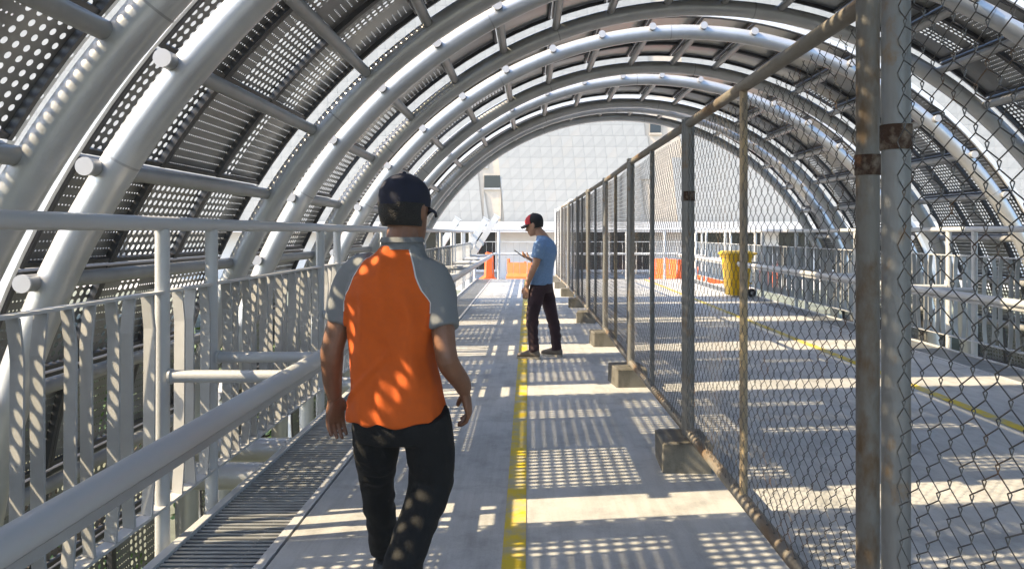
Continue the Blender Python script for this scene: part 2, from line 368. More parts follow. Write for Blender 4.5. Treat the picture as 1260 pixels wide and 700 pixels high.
# ------------------------------------------------------------------ railings
POSTS = []
for k in range(0, 10):
    for d_ in (.0, .57):
        y = .89 + 2.79*k + d_
        if y < 24.3: POSTS.append(y)
def strip_mesh(s):
    z0, z1 = .165, 1.165; pr = [(0,z0),(.012*s,z0+.14),(.016*s,z1-.15),(0,z1)]
    mb = MB(); V = []
    for y, z in pr: V += [(-.034,y-.004,z),(.034,y-.004,z),(.034,y+.004,z),(-.034,y+.004,z)]
    F = [(0,3,2,1),(12,13,14,15)]
    for i in range(3):
        for k in range(4): F.append((i*4+k, i*4+(k+1)%4, i*4+4+(k+1)%4, i*4+4+k))
    mb.add(V, F); return mb.mesh('baluster', M['strip'])
STRIPS = [strip_mesh(1), strip_mesh(-1)]
def railing(x, s, label):
    """s = +1: the walkway lies on +x"""
    r = tag(empty('railing', (x, 0, 0)), label, 'railing', 'side railings of the walkway')
    ya, yb = .3, 24.35
    def add(nm, f, m_, sm=True, par=r):
        mb = MB(); f(mb); return link(nm, mb.mesh(nm, m_, sm), par)
    add('top_rail', lambda q: q.tube([(0,-.8,1.495),(0,yb,1.495)], .034, 14), M['white_rail'])
    add('upper_bar', lambda q: q.box((-.025,-.8,1.166),(.025,yb,1.178)), M['white_rail'], False)
    add('lower_bar', lambda q: q.box((-.03,-.8,.150),(.03,yb,.164)), M['white_rail'], False)
    hx = .6*s
    add('handrail', lambda q: q.tube([(hx,-.8,.77),(hx,yb,.77)], .041, 18), M['white_rail'])
    add('handrail_flat_bar', lambda q: q.box((hx-.012,-.8,.700),(hx+.012,yb,.7285)), M['strip'], False)
    pm = MB(); pm.tube([(0,0,-.12),(0,0,1.47)], .034, 14); pm = pm.mesh('post', M['white_rail'], True)
    bm_ = MB(); bm_.tube([(.034*s,0,.77),(hx-.03*s,0,.77)], .03, 14); bm_ = bm_.mesh('bracket', M['white_rail'], True)
    clm = MB(); clm.tube([(.034*s,0,.77),(.046*s,0,.77)], .038, 14); clm = clm.mesh('collar', M['white_rail'], True)
    for y in POSTS:
        p = link('post', pm, r, (0,y,0)); b = link('bracket', bm_, r, (0,y,0)); link('bracket_collar', clm, b)
    y = .47; i = 0
    while y < yb-.1:
        if min(abs(y-q) for q in POSTS) > .075:
            link('baluster', STRIPS[i % 2], r, (0, y, 0), (0, 0, s*R_(-22)+random.uniform(-.05,.05)))
        y += .153; i += 1
railing(-1.74, 1, 'pale grey railing of bent flat strips with tube handrail along the left edge')
railing(5.34, -1, 'pale grey railing of bent flat strips beyond the fence along the right edge')
# end railing across the walkway
er = tag(empty('railing', (0, 24.42, 0)), 'white railing running across the far end of the walkway', 'railing')
def add_er(nm, f, m_=M['steelwhite'], sm=True):
    mb = MB(); f(mb); return link(nm, mb.mesh(nm, m_, sm), er)
add_er('top_rail', lambda q: q.tube([(-1.7,0,1.56),(5.3,0,1.56)], .045, 12))
add_er('middle_rail', lambda q: q.tube([(-1.1,0,.80),(4.7,0,.80)], .04, 12))
add_er('upper_bar', lambda q: q.box((-1.7,-.02,1.17),(5.3,.02,1.19)), sm=False)
for x in (-1.69, -.93, 1.9, 3.1, 4.3, 5.29): add_er('post', lambda q, x=x: q.tube([(x,0,0),(x,0,1.52)], .045, 12))
for i in range(32):
    x = -1.55 + i*.215
    o = link('baluster', STRIPS[i % 2], er, (x, 0, 0), (0, 0, R_(90)+random.uniform(-.2,.2)))

# ------------------------------------------------------------------ chain link fence panels on concrete blocks
def wire_mesh(L_, z0, z1, r, seed, n=4):
    mb = MB(); p = .041; h = .0405; nw = int(L_/p); nz = int((z1-z0)/h)
    for i in range(nw+1):
        y = i*p; pts = []
        for j in range(nz+1):
            sgn = 1 if (i+j) % 2 else -1; yy = y + sgn*(p/2+.0032); z = z0 + j*h
            q = Vector((0, yy*1.3+seed, z*1.3))
            yy += .018*noise.noise(q) + .008*noise.noise(q*4); zz = z + .02*noise.noise(q+Vector((7,3,1))) + .004*noise.noise(q*5); xx = .02*noise.noise(q*.8+Vector((2,9,4)))
            yy = min(max(yy, 0), L_); zz = min(max(zz, z0), z1)
            pts.append((xx+.0022*sgn, yy, zz-.007)); pts.append((xx-.0022*sgn, yy, zz+.007))
        mb.tube(pts, r, n, False)
    return mb.mesh('wire_mesh', M['wire'], True)
FL = 2.6
W_A = wire_mesh(FL-.14, .24, 2.10, .0016, 0.3); W_B = wire_mesh(FL-.14, .24, 2.10, .0016, 5.3)
def fmesh(f, m_, nm): mb = MB(); f(mb); return mb.mesh(nm, m_, True)
FM = {}
for nm, m_ in (('a', M['galv']), ('b', M['galv_rusty']), ('w', M['steelwhite'])):
    FM['post'+nm] = fmesh(lambda q: q.tube([(0,0,.185),(0,0,2.165)], .033, 16), m_, 'post')
FM['mida'] = fmesh(lambda q: q.tube([(0,0,.22),(0,0,2.115)], .019, 12), M['galv'], 'mid_post')
FM['midb'] = fmesh(lambda q: q.tube([(0,0,.22),(0,0,2.115)], .019, 12), M['pipe_yel'], 'mid_post')
FM['midw'] = fmesh(lambda q: q.tube([(0,0,.22),(0,0,2.115)], .019, 12), M['steelwhite'], 'mid_post')
FM['top'] = fmesh(lambda q: q.tube([(0,.03,2.13),(0,FL-.03,2.13)], .028, 14), M['rail_rust'], 'top_rail')
FM['topw'] = fmesh(lambda q: q.tube([(0,.03,2.13),(0,FL-.03,2.13)], .028, 14), M['steelwhite'], 'top_rail')
FM['bot'] = fmesh(lambda q: q.tube([(0,.03,.215),(0,FL-.03,.215)], .029, 14), M['rail_rust'], 'bottom_rail')
FM['clamp'] = fmesh(lambda q: q.tube([(0,0,-.03),(0,0,.03)], .0365, 16), M['rust'], 'clamp')
FM['bolt'] = fmesh(lambda q: q.tube([(-.05,0,0),(.05,0,0)], .007, 8), M['rust'], 'clamp_bolt')
JX = [1.0, 1.0, .985, 1.0, .98, .97, .93, .88, .82]
FY0 = 2.243
FLAB = ['near chain link fence panel with yellowed middle pipe beside the double rusty posts',
 'chain link fence panel second from the double posts, above the largest concrete block',
 'chain link fence panel just right of the man with the phone',
 'chain link fence panel directly behind the man with the phone, fourth from the double posts',
 'distant chain link fence panel fifth from the double posts',
 'distant chain link fence panel sixth from the double posts',
 'distant chain link fence panel seventh from the double posts',
 'white last chain link fence panel at the far end of the row']
def fence(loc, rz, label, kind, wire, near=False, clampz=1.66):
    f = tag(empty('fence_panel', loc, (0,0,rz)), label, 'fence', 'chain link fence panels')
    P = {'a': ('posta','posta','mida','top'), 'b': ('postb','posta','midb','top'), 'w': ('postw','postw','midw','topw')}[kind]
    for nm, y in ((P[0], .036), (P[1], FL-.036)):
        p = link('post', FM[nm], f, (0,y,0)); 
        if near: link('clamp', FM['clamp'], p, (0,0,clampz + (.02 if y > 1 else -.01)))

    link('middle_post', FM[P[2]], f, (0,FL*.5+.05,0)); link('top_rail', FM[P[3]], f); link('bottom_rail', FM['bot'], f)
    o = link('wire_mesh', wire, f, (-.012,.07,0)); o['kind'] = 'stuff'
    return f
for i in range(8):
    y = FY0 + i*FL; dx = JX[i+1]-JX[i]
    fence((JX[i], y, 0), -math.atan2(dx, FL), FLAB[i], 'b' if i in (0, 2) else ('w' if i == 7 else 'a'), W_A if i % 2 == 0 else W_B, i == 0)
fence((.855, 1.90-FL, 0), -.012, 'nearest chain link fence panel with wide open diamonds at the right picture edge', 'a', W_B, True)
BLK = []
def block_mesh(seed):
    rnd = random.Random(seed); mb = MB(); mb.bbox((-.15,-.19,0), (.15,.19,.18), .012)
    mb.v = [(x+rnd.uniform(-.006,.006), y+rnd.uniform(-.006,.006), z+(rnd.uniform(-.006,.004) if z > .01 else 0)) for x, y, z in mb.v]
    return mb.mesh('concrete_block', M['block'])
BM = [block_mesh(i) for i in range(3)]
BLAB = ['rectangular concrete block under the nearest fence joint on the right of the picture','large weathered concrete block under the fence, nearest one fully visible',
 'concrete block under the fence second beyond the largest block','concrete block under the fence beside the legs of the man with the phone',
 'small distant concrete block fourth beyond the nearest visible one','small distant concrete block under the fence, just right of the blue shirt man',
 'tiny distant concrete block sixth in the fence row','tiny concrete block near the far end of the fence row','farthest concrete block at the white end of the fence']
for i in range(9):
    y = FY0 + i*FL + (.02 if i else .12)
    b = link('concrete_block', BM[i % 3], None, (JX[min(i,8)]-.03, y, 0), (0,0,random.uniform(-.18,.12)))
    tag(b, BLAB[i], 'block', 'concrete blocks under the fence')
b = link('concrete_block', BM[1], None, (.86, 1.84, 0), (0,0,.05)); tag(b, 'concrete block under the near post at the lower right picture edge', 'block', 'concrete blocks under the fence')

# ------------------------------------------------------------------ yellow wheelie bin
def bin_():
    b = tag(empty('wheelie_bin', (4.78, 17.75, 0), (0,0,R_(8))), 'yellow plastic wheelie bin standing on the deck behind the fence', 'bin')
    def add(nm, f, m_=M['bin'], sm=False, par=b): mb = MB(); f(mb); return link(nm, mb.mesh(nm, m_, sm), par)
    def body(q):
        q.loft([((0,0,z), (wx,0,0), (0,wy,0)) for z, wx, wy in ((.04,.215,.21),(.06,.225,.22),(.5,.262,.25),(.86,.295,.275),(.90,.30,.28))], 28, 5)
    add('body', body, sm=True)
    add('rim', lambda q: q.loft([((-.0,0,z), (wx,0,0), (0,wy,0)) for z, wx, wy in ((.90,.325,.30),(.96,.33,.305),(.965,.325,.30))], 28, 6), sm=True)
    lid = add('lid', lambda q: q.loft([((-.02,0,z), (wx,0,0), (0,wy,0)) for z, wx, wy in ((.967,.35,.31),(1.0,.35,.31),(1.035,.32,.28),(1.05,.25,.2))], 28, 5), sm=True)
    add('handle', lambda q: q.tube([(.30,-.2,.95),(.40,-.2,.99),(.40,.2,.99),(.30,.2,.95)], .018, 10))
    for s in (-1, 1):
        wh = add('wheel', lambda q: q.tube([(.25,s*.255-.02,.1),(.25,s*.255+.02,.1)], .1, 20), M['black_rub'])
        add('hub', lambda q: q.tube([(.25,s*.255-.024,.1),(.25,s*.255+.024,.1)], .035, 14), M['strip'], par=wh)
    add('axle', lambda q: q.tube([(.25,-.23,.1),(.25,.23,.1)], .014, 8), M['black_rub'])
    for s in (-1, 1): add('rib', lambda q: q.box((-.27,s*.272-.006,.3),(.25,s*.272+.006,.33)))
bin_()

# ------------------------------------------------------------------ far building with triangular facade panels
bld = tag(empty('building', (0, 40, -.35)), 'large pale building clad in triangular grey panels beyond the walkway end', 'building')
FY = 0.0; CS = .56
def tri_mesh(seed, up, m_):
    rnd = random.Random(seed); g = .0025; q = CS-g; k = .10*CS
    a = rnd.uniform(.0,.006)
    P = [(g+k,-a*.3,g*.5),(q,-a,q),(g,0,q)] if up else [(g+k,0,g),(q+k,-a,g),(q,-a*.4,q-g)]
    if up: P = [(k+g*.5,0,g*1.5),(q,-a*.5,q),(g,-a,q)]
    V = P + [(x,.06,z) for x, y, z in P]
    mb = MB(); mb.add(V, [(0,1,2),(0,3,4,1),(1,4,5,2),(2,5,3,0)])
    return mb, mb.mesh('facade_panel', m_)
tris = [[tri_mesh(k+10*u, u, (M['facade'] if u else M['facade_shade']) if k else M['facade3']) for k in range(4)] for u in (0, 1)]  # tint by cell half replaces the shading of real tilt
triw = [tri_mesh(31+u, u, M['facade_w']) for u in (0, 1)]
far = [MB(), MB()]; X0 = -36.0; nparts = 0; Z0 = 2.35
def void(x, z):
    if -2.35 < x+CS/2 < -1.35 and z < 6.6: return True
    if 6.1 < x+.3 < 7.7: return True
    return False
for r in range(26):
    for c in range(146):
        z = Z0 + r*CS; x = X0 + c*CS - (r % 8)*.10*CS
        if void(x, z): continue
        for u in (0, 1):
            k = 0 if random.random() < .12 else random.randrange(1, 4)
            if -4.6 < x < 6.2 and r < 9 and nparts < 300:
                wht = (abs(x+.9) < .28 and r == 7)
                link('facade_panel', (triw[u] if wht else tris[u][k])[1], bld, (x, FY, z)); nparts += 1
            else:
                mbk = tris[u][k][0]; far[u].add([(vx+x, vy+FY, vz+z) for vx, vy, vz in mbk.v], mbk.f)
for u in (0, 1):
    o = link('facade_cladding', far[u].mesh('facade_cladding', M['facade'] if u else M['facade_shade']), bld); o['kind'] = 'stuff'
def badd(nm, a, b_, m_, par=bld):
    mb = MB(); mb.box(a, b_); return link(nm, mb.mesh(nm, m_), par)
badd('wall_core', (-36,.9,0), (45,4,18), M['facade_back'])
badd('recess_wall', (-3.1,.066,2.2), (-.6,.89,7), M['cream'])
wf = badd('window', (-2.28,-.02,4.15), (-1.46,.065,4.78), M['window']); badd('window_frame', (-2.3,-.04,4.05), (-1.44,.065,4.14), M['strip'], wf)
mb = MB(); mb.prism([(-2.3,-.02,2.5),(-2.05,-.02,2.5),(-2.3,-.02,4.0)], (0,.085,0)); link('recess_fin', mb.mesh('fin', M['facade_shade']), bld)
mb = MB(); mb.prism([(-1.42,-.02,2.5),(-1.40,-.02,4.0),(-1.52,-.02,2.5)], (0,.085,0)); link('recess_fin', mb.mesh('fin', M['cream']), bld)
badd('corner_reveal', (5.3,.066,2.2), (8.5,.89,18), M['cream'])
wf = badd('window', (6.3,-.02,7.0), (6.85,.065,7.6), M['window']); badd('window_frame', (6.28,-.04,6.88), (6.9,.065,6.98), M['cream'], wf)
# podium below: white slab, white wall and dark windows
pod = tag(empty('podium_building', (0, 31, -.35)), 'low white podium wall with dark windows under a white ledge behind the end railing', 'building')
def padd(nm, a, b_, m_, par=pod):
    mb = MB(); mb.box(a, b_); return link(nm, mb.mesh(nm, m_), par)
padd('ledge', (-16,-1.2,1.98), (26,8.5,2.24), M['white_wall'])
padd('ledge_trim', (-16,-1.24,1.84), (26,-1.0,1.975), M['steelwhite'])
padd('wall', (-16,.25,0), (26,.5,1.97), M['shadewall'])
for x0, x1 in ((-16,-6.2),(-1.22,1.85),(5.0,6.6),(9.4,10.0),(13.0,26)): padd('wall_panel', (x0,-.1,0), (x1,.249,1.97), M['white_wall'])
for x0, x1 in ((-6.2,-4.2),(-4.1,-2.3),(-2.2,-1.23),(1.86,3.3),(3.4,4.99),(6.61,8.0),(8.1,9.39),(10.01,11.5),(11.6,12.99)):
    g_ = padd('window', (x0,.05,.35), (x1,.24,1.9), M['window']); padd('window_frame', (x0,-.02,.25), (x1,.245,.345), M['steelwhite'], g_)
    padd('mullion', (x1-.09,.0,.35), (x1-.03,.045,1.9), M['steelwhite'], g_)
# slanted white steel beams beyond the canopy
for i, (x, z, lab) in enumerate(((-2.5, 0, 'left of three slanted white steel beams beyond the canopy end'), (-2.05, 0, 'middle slanted white steel beam beyond the canopy end'), (-1.75, .1, 'rightmost slanted white steel beam beyond the canopy end'))):
    mb = MB(); Mx = Matrix.Rotation(R_(32), 4, 'Y'); mb.box((-.09,-.09,-1.2), (.09,.09,1.5), Mx); mb.box((-.11,-.11,1.502), (.11,.11,1.53), Mx)
    for q in (.5, 1.3): mb.box((.091,-.03,q), (.12,.03,q+.08), Mx)
    o = link('steel_beam', mb.mesh('beam', M['steelwhite']), None, (x-.35*(i == 0), 22.6+i*.5, .95+z-.35)); tag(o, lab, 'beam', 'slanted white steel beams')
# thin street lamp
mb = MB(); mb.tube([(0,0,0),(0,0,2.5),(.06,0,2.75),(.3,0,2.95)], .035, 8)
lp = tag(empty('street_lamp', (1.18, 27.0, -.35)), 'thin white street lamp behind the end of the fence', 'lamp')
link('lamp_post', mb.mesh('lamp_post', M['steelwhite'], True), lp)
mb = MB(); mb.bbox((.25,-.08,2.93), (.6,.08,2.98), .02); link('lamp_head', mb.mesh('lamp_head', M['steelwhite']), lp)
# orange barriers
def barrier(loc, rz, label, L_=1.3, h=1.0):
    pr = [(-.32,0),(.32,0),(.32,.22),(.14,.34),(.10,h),(-.10,h),(-.14,.34),(-.32,.22)]
    b = tag(empty('barrier', loc, (0,0,rz)), label, 'barrier', 'orange plastic barriers')
    mb = MB(); mb.prism([(x,-L_/2,z) for x, z in pr], (0,L_,0)); link('body', mb.mesh('barrier_body', M['orange_pl']), b)
    mb = MB(); mb.tube([(-.05,0,h),(-.05,0,h+.04)], .05, 12); link('filler_cap', mb.mesh('cap', M['orange_pl']), b)
    for s in (-1, 1):
        mb = MB(); mb.box((-.06,s*L_/2-.04,.36),(.06,s*L_/2+.04,.86)); link('connector', mb.mesh('connector', M['orange_pl']), b)
barrier((-1.33, 26.3, -.35), R_(6), 'orange barrier standing end on behind the left end of the far railing', h=1.12)
barrier((-.1, 28.4, -.35), R_(74), 'low orange barrier half hidden by the far deck edge beside the phone', h=.72)
barrier((4.75, 26.4, -.35), R_(28), 'tall orange barrier seen through the fence mesh left of the bin', h=.92)
barrier((6.55, 28.0, -.35), R_(85), 'orange barrier behind the yellow bin', h=.58)
barrier((7.75, 26.0, -.35), R_(60), 'orange barrier to the right of the yellow bin', h=.72)

# ------------------------------------------------------------------ trees below the bridge, glimpsed through the left sheets
def tree(loc, h, label, seed):
    rnd = random.Random(seed); t = tag(empty('tree', loc), label, 'tree', 'trees below the walkway')
    mb = MB(); mb.tube([(0,0,0),(.06,.03,h*.35),(0,.1,h*.7)], [.16,.11,.05], 8)
    for k in range(6):
        a = rnd.uniform(0,6.28); mb.tube([(.04,.03,h*(.35+.05*k)),(math.cos(a)*h*.16,math.sin(a)*h*.16,h*(.55+.05*k)),(math.cos(a)*h*.28,math.sin(a)*h*.28,h*(.68+.04*k))], [.05,.035,.012], 6)
    link('trunk', mb.mesh('trunk', M['bark'], True), t)
    mb = MB(); cl = [(Vector((rnd.gauss(0,h*.17),rnd.gauss(0,h*.17),h*rnd.uniform(.5,.95))), rnd.uniform(.35,.7)) for k in range(16)]
    for k in range(2600):
        c, r = rnd.choice(cl); d = Vector((rnd.gauss(0,1),rnd.gauss(0,1),rnd.gauss(0,1))); d = d.normalized()*r*rnd.random()**.4; p = c+d
        u = Vector((rnd.gauss(0,1),rnd.gauss(0,1),rnd.gauss(0,.6))).normalized(); v = u.orthogonal().normalized(); s = rnd.uniform(.05,.10)
        mb.add([p-u*s, p+v*s*.45, p+u*s, p-v*s*.45], [(0,1,2,3)])
    link('crown', mb.mesh('crown', M['leaf']), t)
for i, (x, y, h, lab) in enumerate(((-4.9, 5.2, 6.2, 'nearest green tree below the left railing, leaves showing by the grating'), (-5.6, 9.0, 6.6, 'green tree below the left railing, second from the viewer'),
        (-4.6, 13.5, 6.0, 'green tree below the left railing, third from the viewer'), (-4.4, 20.5, 6.1, 'green tree beside the far end of the left railing'))):
    tree((x, y, -6), h, lab, 40+i)

# ------------------------------------------------------------------ people
def remesh(mb, voxel, smooth, name, m_, disp=None):
    me = mb.mesh(name+'_raw'); o = bpy.data.objects.new(name+'_raw', me); COL.objects.link(o)
    r = o.modifiers.new('r', 'REMESH'); r.mode = 'VOXEL'; r.voxel_size = voxel; r.adaptivity = 0
    if smooth: s = o.modifiers.new('s', 'SMOOTH'); s.factor = .5; s.iterations = smooth
    dg = bpy.context.evaluated_depsgraph_get(); out = bpy.data.meshes.new_from_object(o.evaluated_get(dg))
    bpy.data.objects.remove(o); bpy.data.meshes.remove(me)
    out.name = name; out.materials.clear(); out.materials.append(m_)
    if disp:
        nn = [v.normal.copy() for v in out.vertices]
        for v, n in zip(out.vertices, nn): v.co = v.co + n*disp(v.co, n)
    out.polygons.foreach_set('use_smooth', [True]*len(out.polygons)); out.update()
    return out
def V3(*a): return Vector(a)
def limb(mb, pts, rad, n=16): mb.tube(pts, rad, n)
def densify(pts, rad, k=5):
    P = [Vector(p) for p in pts]; op = []; orr = []
    for i in range(len(P)-1):
        p0 = P[max(0,i-1)]; p1 = P[i]; p2 = P[i+1]; p3 = P[min(len(P)-1,i+2)]
        for j in range(k):
            t = j/k; op.append(.5*((2*p1)+(p2-p0)*t+(2*p0-5*p1+4*p2-p3)*t*t+(-p0+3*p1-3*p2+p3)*t**3)); orr.append(rad[i]*(1-t)+rad[i+1]*t)
    op.append(P[-1]); orr.append(rad[-1]); return op, orr
def slimb(mb, pts, rad, n=16, k=4):
    p, r = densify(pts, rad, k); mb.tube(p, r, n)
def hand(mb, wrist, d, nrm, thumb, curl, sc=1.0, thumb_in=.3):
    """palm and five fingers; d = finger direction, nrm = palm side, thumb = thumb side"""
    w_ = Vector(wrist); d = Vector(d).normalized(); t = Vector(thumb); t = (t-d*t.dot(d)).normalized(); n = Vector(nrm); n = (n-d*n.dot(d)-t*n.dot(t)).normalized()
    rings = [(w_-d*.02*sc, t*.027*sc, n*.021*sc), (w_+d*.015*sc, t*.031*sc, n*.019*sc), (w_+d*.05*sc, t*.041*sc, n*.017*sc), (w_+d*.088*sc, t*.042*sc, n*.013*sc), (w_+d*.098*sc, t*.038*sc, n*.009*sc)]
    mb.loft(rings, 16)
    for k, (off, ln) in enumerate(((.033,.07),(.011,.079),(-.011,.073),(-.032,.057))):
        p = w_+d*.088*sc+t*off*sc; a = curl*.35*(1+.12*k); pts = [p-d*.02*sc]; sp = t*off*1.6; 
        for s, f in enumerate((.44,.32,.24)):
            pts.append(p.copy()); a2 = a; p = p+((d+sp*(.55 if s == 0 else 0))*math.cos(a2)+n*math.sin(a2)).normalized()*ln*f*sc; a += curl*(.42 if s == 0 else .3)
        pts.append(p); mb.tube(pts, [.0095*sc,.0095*sc,.0087*sc,.008*sc,.0066*sc], 10)
    p = w_+d*.022*sc+t*.026*sc; dr = (d*.72+t*.62+n*thumb_in).normalized(); q = p+dr*.045*sc; q2 = q+(d*.9+t*.2+n*thumb_in*1.3).normalized()*.032*sc
    mb.tube([p-dr*.015, p, q, q2, q2+(d*.9+n*thumb_in).normalized()*.018*sc], [.014*sc,.0145*sc,.0115*sc,.0105*sc,.0075*sc], 10)
def head(mb, H):
    """H: matrix with origin between the ears, +y forward"""
    def P(x, y, z): return H @ Vector((x,y,z))
    X = (H.to_3x3() @ Vector((1,0,0))); Y = (H.to_3x3() @ Vector((0,1,0)))
    rg = [(-.118,.022,.078,.035),(-.108,.040,.092,.0),(-.085,.054,.097,-.035),(-.06,.062,.098,-.055),(-.03,.068,.096,-.075),(0,.072,.094,-.09),(.03,.075,.096,-.097),(.06,.075,.094,-.098),(.09,.066,.078,-.09),(.112,.048,.05,-.068),(.125,.02,.012,-.03)]
    mb.loft([(P(0,(f+b)/2,z), X*rx, Y*((f-b)/2)) for z, rx, f, b in rg], 24, 2.2)
    mb.tube([P(0,.088,.015),P(0,.104,-.012),P(0,.118,-.036),P(0,.098,-.046)], [.007,.010,.0145,.010], 10)        # nose
    mb.tube([P(-.024,.088,-.068),P(0,.1,-.066),P(.024,.088,-.068)], [.004,.0075,.004], 8)
    mb.tube([P(-.022,.087,-.077),P(0,.099,-.079),P(.022,.087,-.077)], [.004,.008,.004], 8)
    mb.tube([P(-.05,.075,.012),P(-.02,.094,.018),P(.02,.094,.018),P(.05,.075,.012)], [.006,.008,.008,.006], 8)
    for s in (-1, 1):
        rings = []
        for z, yy, a, b in ((-.034,.004,.004,.007),(-.022,.0,.007,.012),(0,-.004,.009,.018),(.02,-.006,.008,.019),(.031,-.006,.004,.012)):
            rings.append((P(s*.078,yy,z), (X*.8-Y*s*.6*1)*a*1.1, Y*b+X*s*b*.35))
        mb.loft(rings, 12)
def face_bits(H, par, skin):
    for s in (-1, 1):
        mb = MB(); c = H @ Vector((s*.031,.086,-.002)); mb.loft([(c+Vector((0,0,z)), (H.to_3x3() @ Vector((a,0,0))), (H.to_3x3() @ Vector((0,a*.6,0)))) for z, a in ((-.0045,.004),(-.002,.010),(.002,.010),(.0045,.004))], 10)
        link('eye', mb.mesh('eye', M['eye'], True), par)
        mb = MB(); mb.tube([H @ Vector((s*.014,.099,.020)), H @ Vector((s*.035,.092,.026)), H @ Vector((s*.052,.076,.02))], [.0015,.0022,.001], 6); link('eyebrow', mb.mesh('brow', M['brow']), par)
def shell(mb, H, rg, a0, a1, n=28, th=.006):
    """open shell around the head between two angles (0 = right side, 90 = front)"""
    V = []; F = []; m = len(rg)
    for o_ in (0, th):
        for z, rx, f, b in rg:
            for k in range(n+1):
                a = R_(a0+(a1-a0)*k/n); V.append(H @ Vector(((rx+o_)*math.cos(a), (f+b)/2+((f-b)/2+o_)*math.sin(a), z)))
    W = n+1; O = m*W
    for i in range(m-1):
        for k in range(n):
            F.append((i*W+k, (i+1)*W+k, (i+1)*W+k+1, i*W+k+1)); F.append((O+i*W+k, O+i*W+k+1, O+(i+1)*W+k+1, O+(i+1)*W+k))
        F.append((i*W, O+i*W, O+(i+1)*W, (i+1)*W)); F.append((i*W+n, (i+1)*W+n, O+(i+1)*W+n, O+i*W+n))
    for k in range(n):
        F.append((k, k+1, O+k+1, O+k)); i = m-1; F.append((i*W+k, O+i*W+k, O+i*W+k+1, i*W+k+1))
    mb.add(V, F)
def cap(par, H, m_, front=None):
    mb = MB(); X = H.to_3x3() @ Vector((1,0,0)); Y = H.to_3x3() @ Vector((0,1,0))
    rg = [(.022,.083,.108,-.108),(.05,.085,.110,-.110),(.08,.081,.103,-.105),(.108,.068,.080,-.088),(.128,.046,.048,-.058),(.139,.02,.014,-.028),(.141,.004,-.004,-.012)]
    mb.loft([(H @ Vector((0,(f+b)/2,z)), X*rx, Y*((f-b)/2)) for z, rx, f, b in rg], 32, 2.1)
    c = link('cap', mb.mesh('cap', m_, True), par)
    mb = MB(); V = []; n = 14
    for o_ in (0, .005):
        for j, (len_, wd) in enumerate(((0,.074),(.03,.076),(.055,.066),(.072,.045),(.08,.02))):
            for k in range(n+1):
                x = wd*(2*k/n-1); u = abs(2*k/n-1); base = .108*math.sqrt(max(0,1-(x/.09)**2))
                V.append(H @ Vector((x, max(base-.008,.03)+len_*(1-.15*u), .030+o_-.022*u*u-len_*.22)))
    W = n+1; O = 5*W; F = []
    for j in range(4):
        for k in range(n): F.append((j*W+k, (j+1)*W+k, (j+1)*W+k+1, j*W+k+1)); F.append((O+j*W+k, O+j*W+k+1, O+(j+1)*W+k+1, O+(j+1)*W+k))
        F.append((j*W, O+j*W, O+(j+1)*W, (j+1)*W)); F.append((j*W+n, (j+1)*W+n, O+(j+1)*W+n, O+j*W+n))
    for k in range(n): F.append((4*W+k, O+4*W+k, O+4*W+k+1, 4*W+k+1))
    mb.add(V, F); link('brim', mb.mesh('brim', m_, True), c)
    mb = MB(); mb.loft([(H @ Vector((0,-.008,z)), X*a, Y*a) for z, a in ((.139,.008),(.145,.007),(.148,.003))], 10); link('button', mb.mesh('button', m_, True), c)
    if front:
        mb = MB(); shell(mb, H, [(z, rx+.001, f+.001, b-.001) for z, rx, f, b in rg[:5]], 50, 165, 20, .0015); link('front_panel', mb.mesh('front_panel', front, True), c)
    return c
def shoe(par, heel, toe, up, m_, sole_m, L_=.27):
    """heel and toe are points on the ground side of the sole"""
    h = Vector(heel); f = (Vector(toe)-h).normalized(); u = Vector(up); u = (u-f*u.dot(f)).normalized(); s = f.cross(u)
    up_ = MB(); rings = []
    for t, wd, ht in ((-.005,.02,.05),(.01,.032,.085),(.05,.038,.10),(.10,.039,.095),(.15,.044,.075),(.20,.048,.058),(.24,.043,.048),(.262,.028,.036)):
        rings.append((h+f*t+u*(.022+ht/2), s*wd, u*ht/2))
    up_.loft(rings, 18, 2.4); o = link('shoe', remesh(up_, .006, 4, 'shoe', m_), par)
    sl = MB(); sl.loft([(h+u*z, s*.001, f*.001) for z in (0,)] + [], 8) if False else None
    out = []
    for k in range(24):
        a = 2*PI*k/24; ca, sa = math.cos(a), math.sin(a); yy = .128+.145*sa; wd = .047 if sa > -.1 else .040
        out.append((wd*math.copysign(abs(ca)**.8, ca), yy))
    V = [h+s*x+f*y+u*z for z in (0,.026) for x, y in out]
    sl = MB(); sl.add(V, [tuple(reversed(range(24))), tuple(range(24,48))]+[(i,(i+1)%24,24+(i+1)%24,24+i) for i in range(24)])
    link('sole', sl.mesh('sole', sole_m), o)
def cloth(amp, fx, fz, seed, extra=None):
    def f(co, n):
        v = amp*noise.noise(Vector((co.x*fx+seed, co.y*fx, co.z*fz))) + amp*.5*noise.noise(Vector((co.x*fx*2.3, co.y*fx*2.3+seed, co.z*fz*2.1)))
        if extra: v += extra(co, n)
        return v
    return f
def ell(z, rx, ry, cx=0, cy=0): return ((cx,cy,z), (rx,0,0), (0,ry,0))

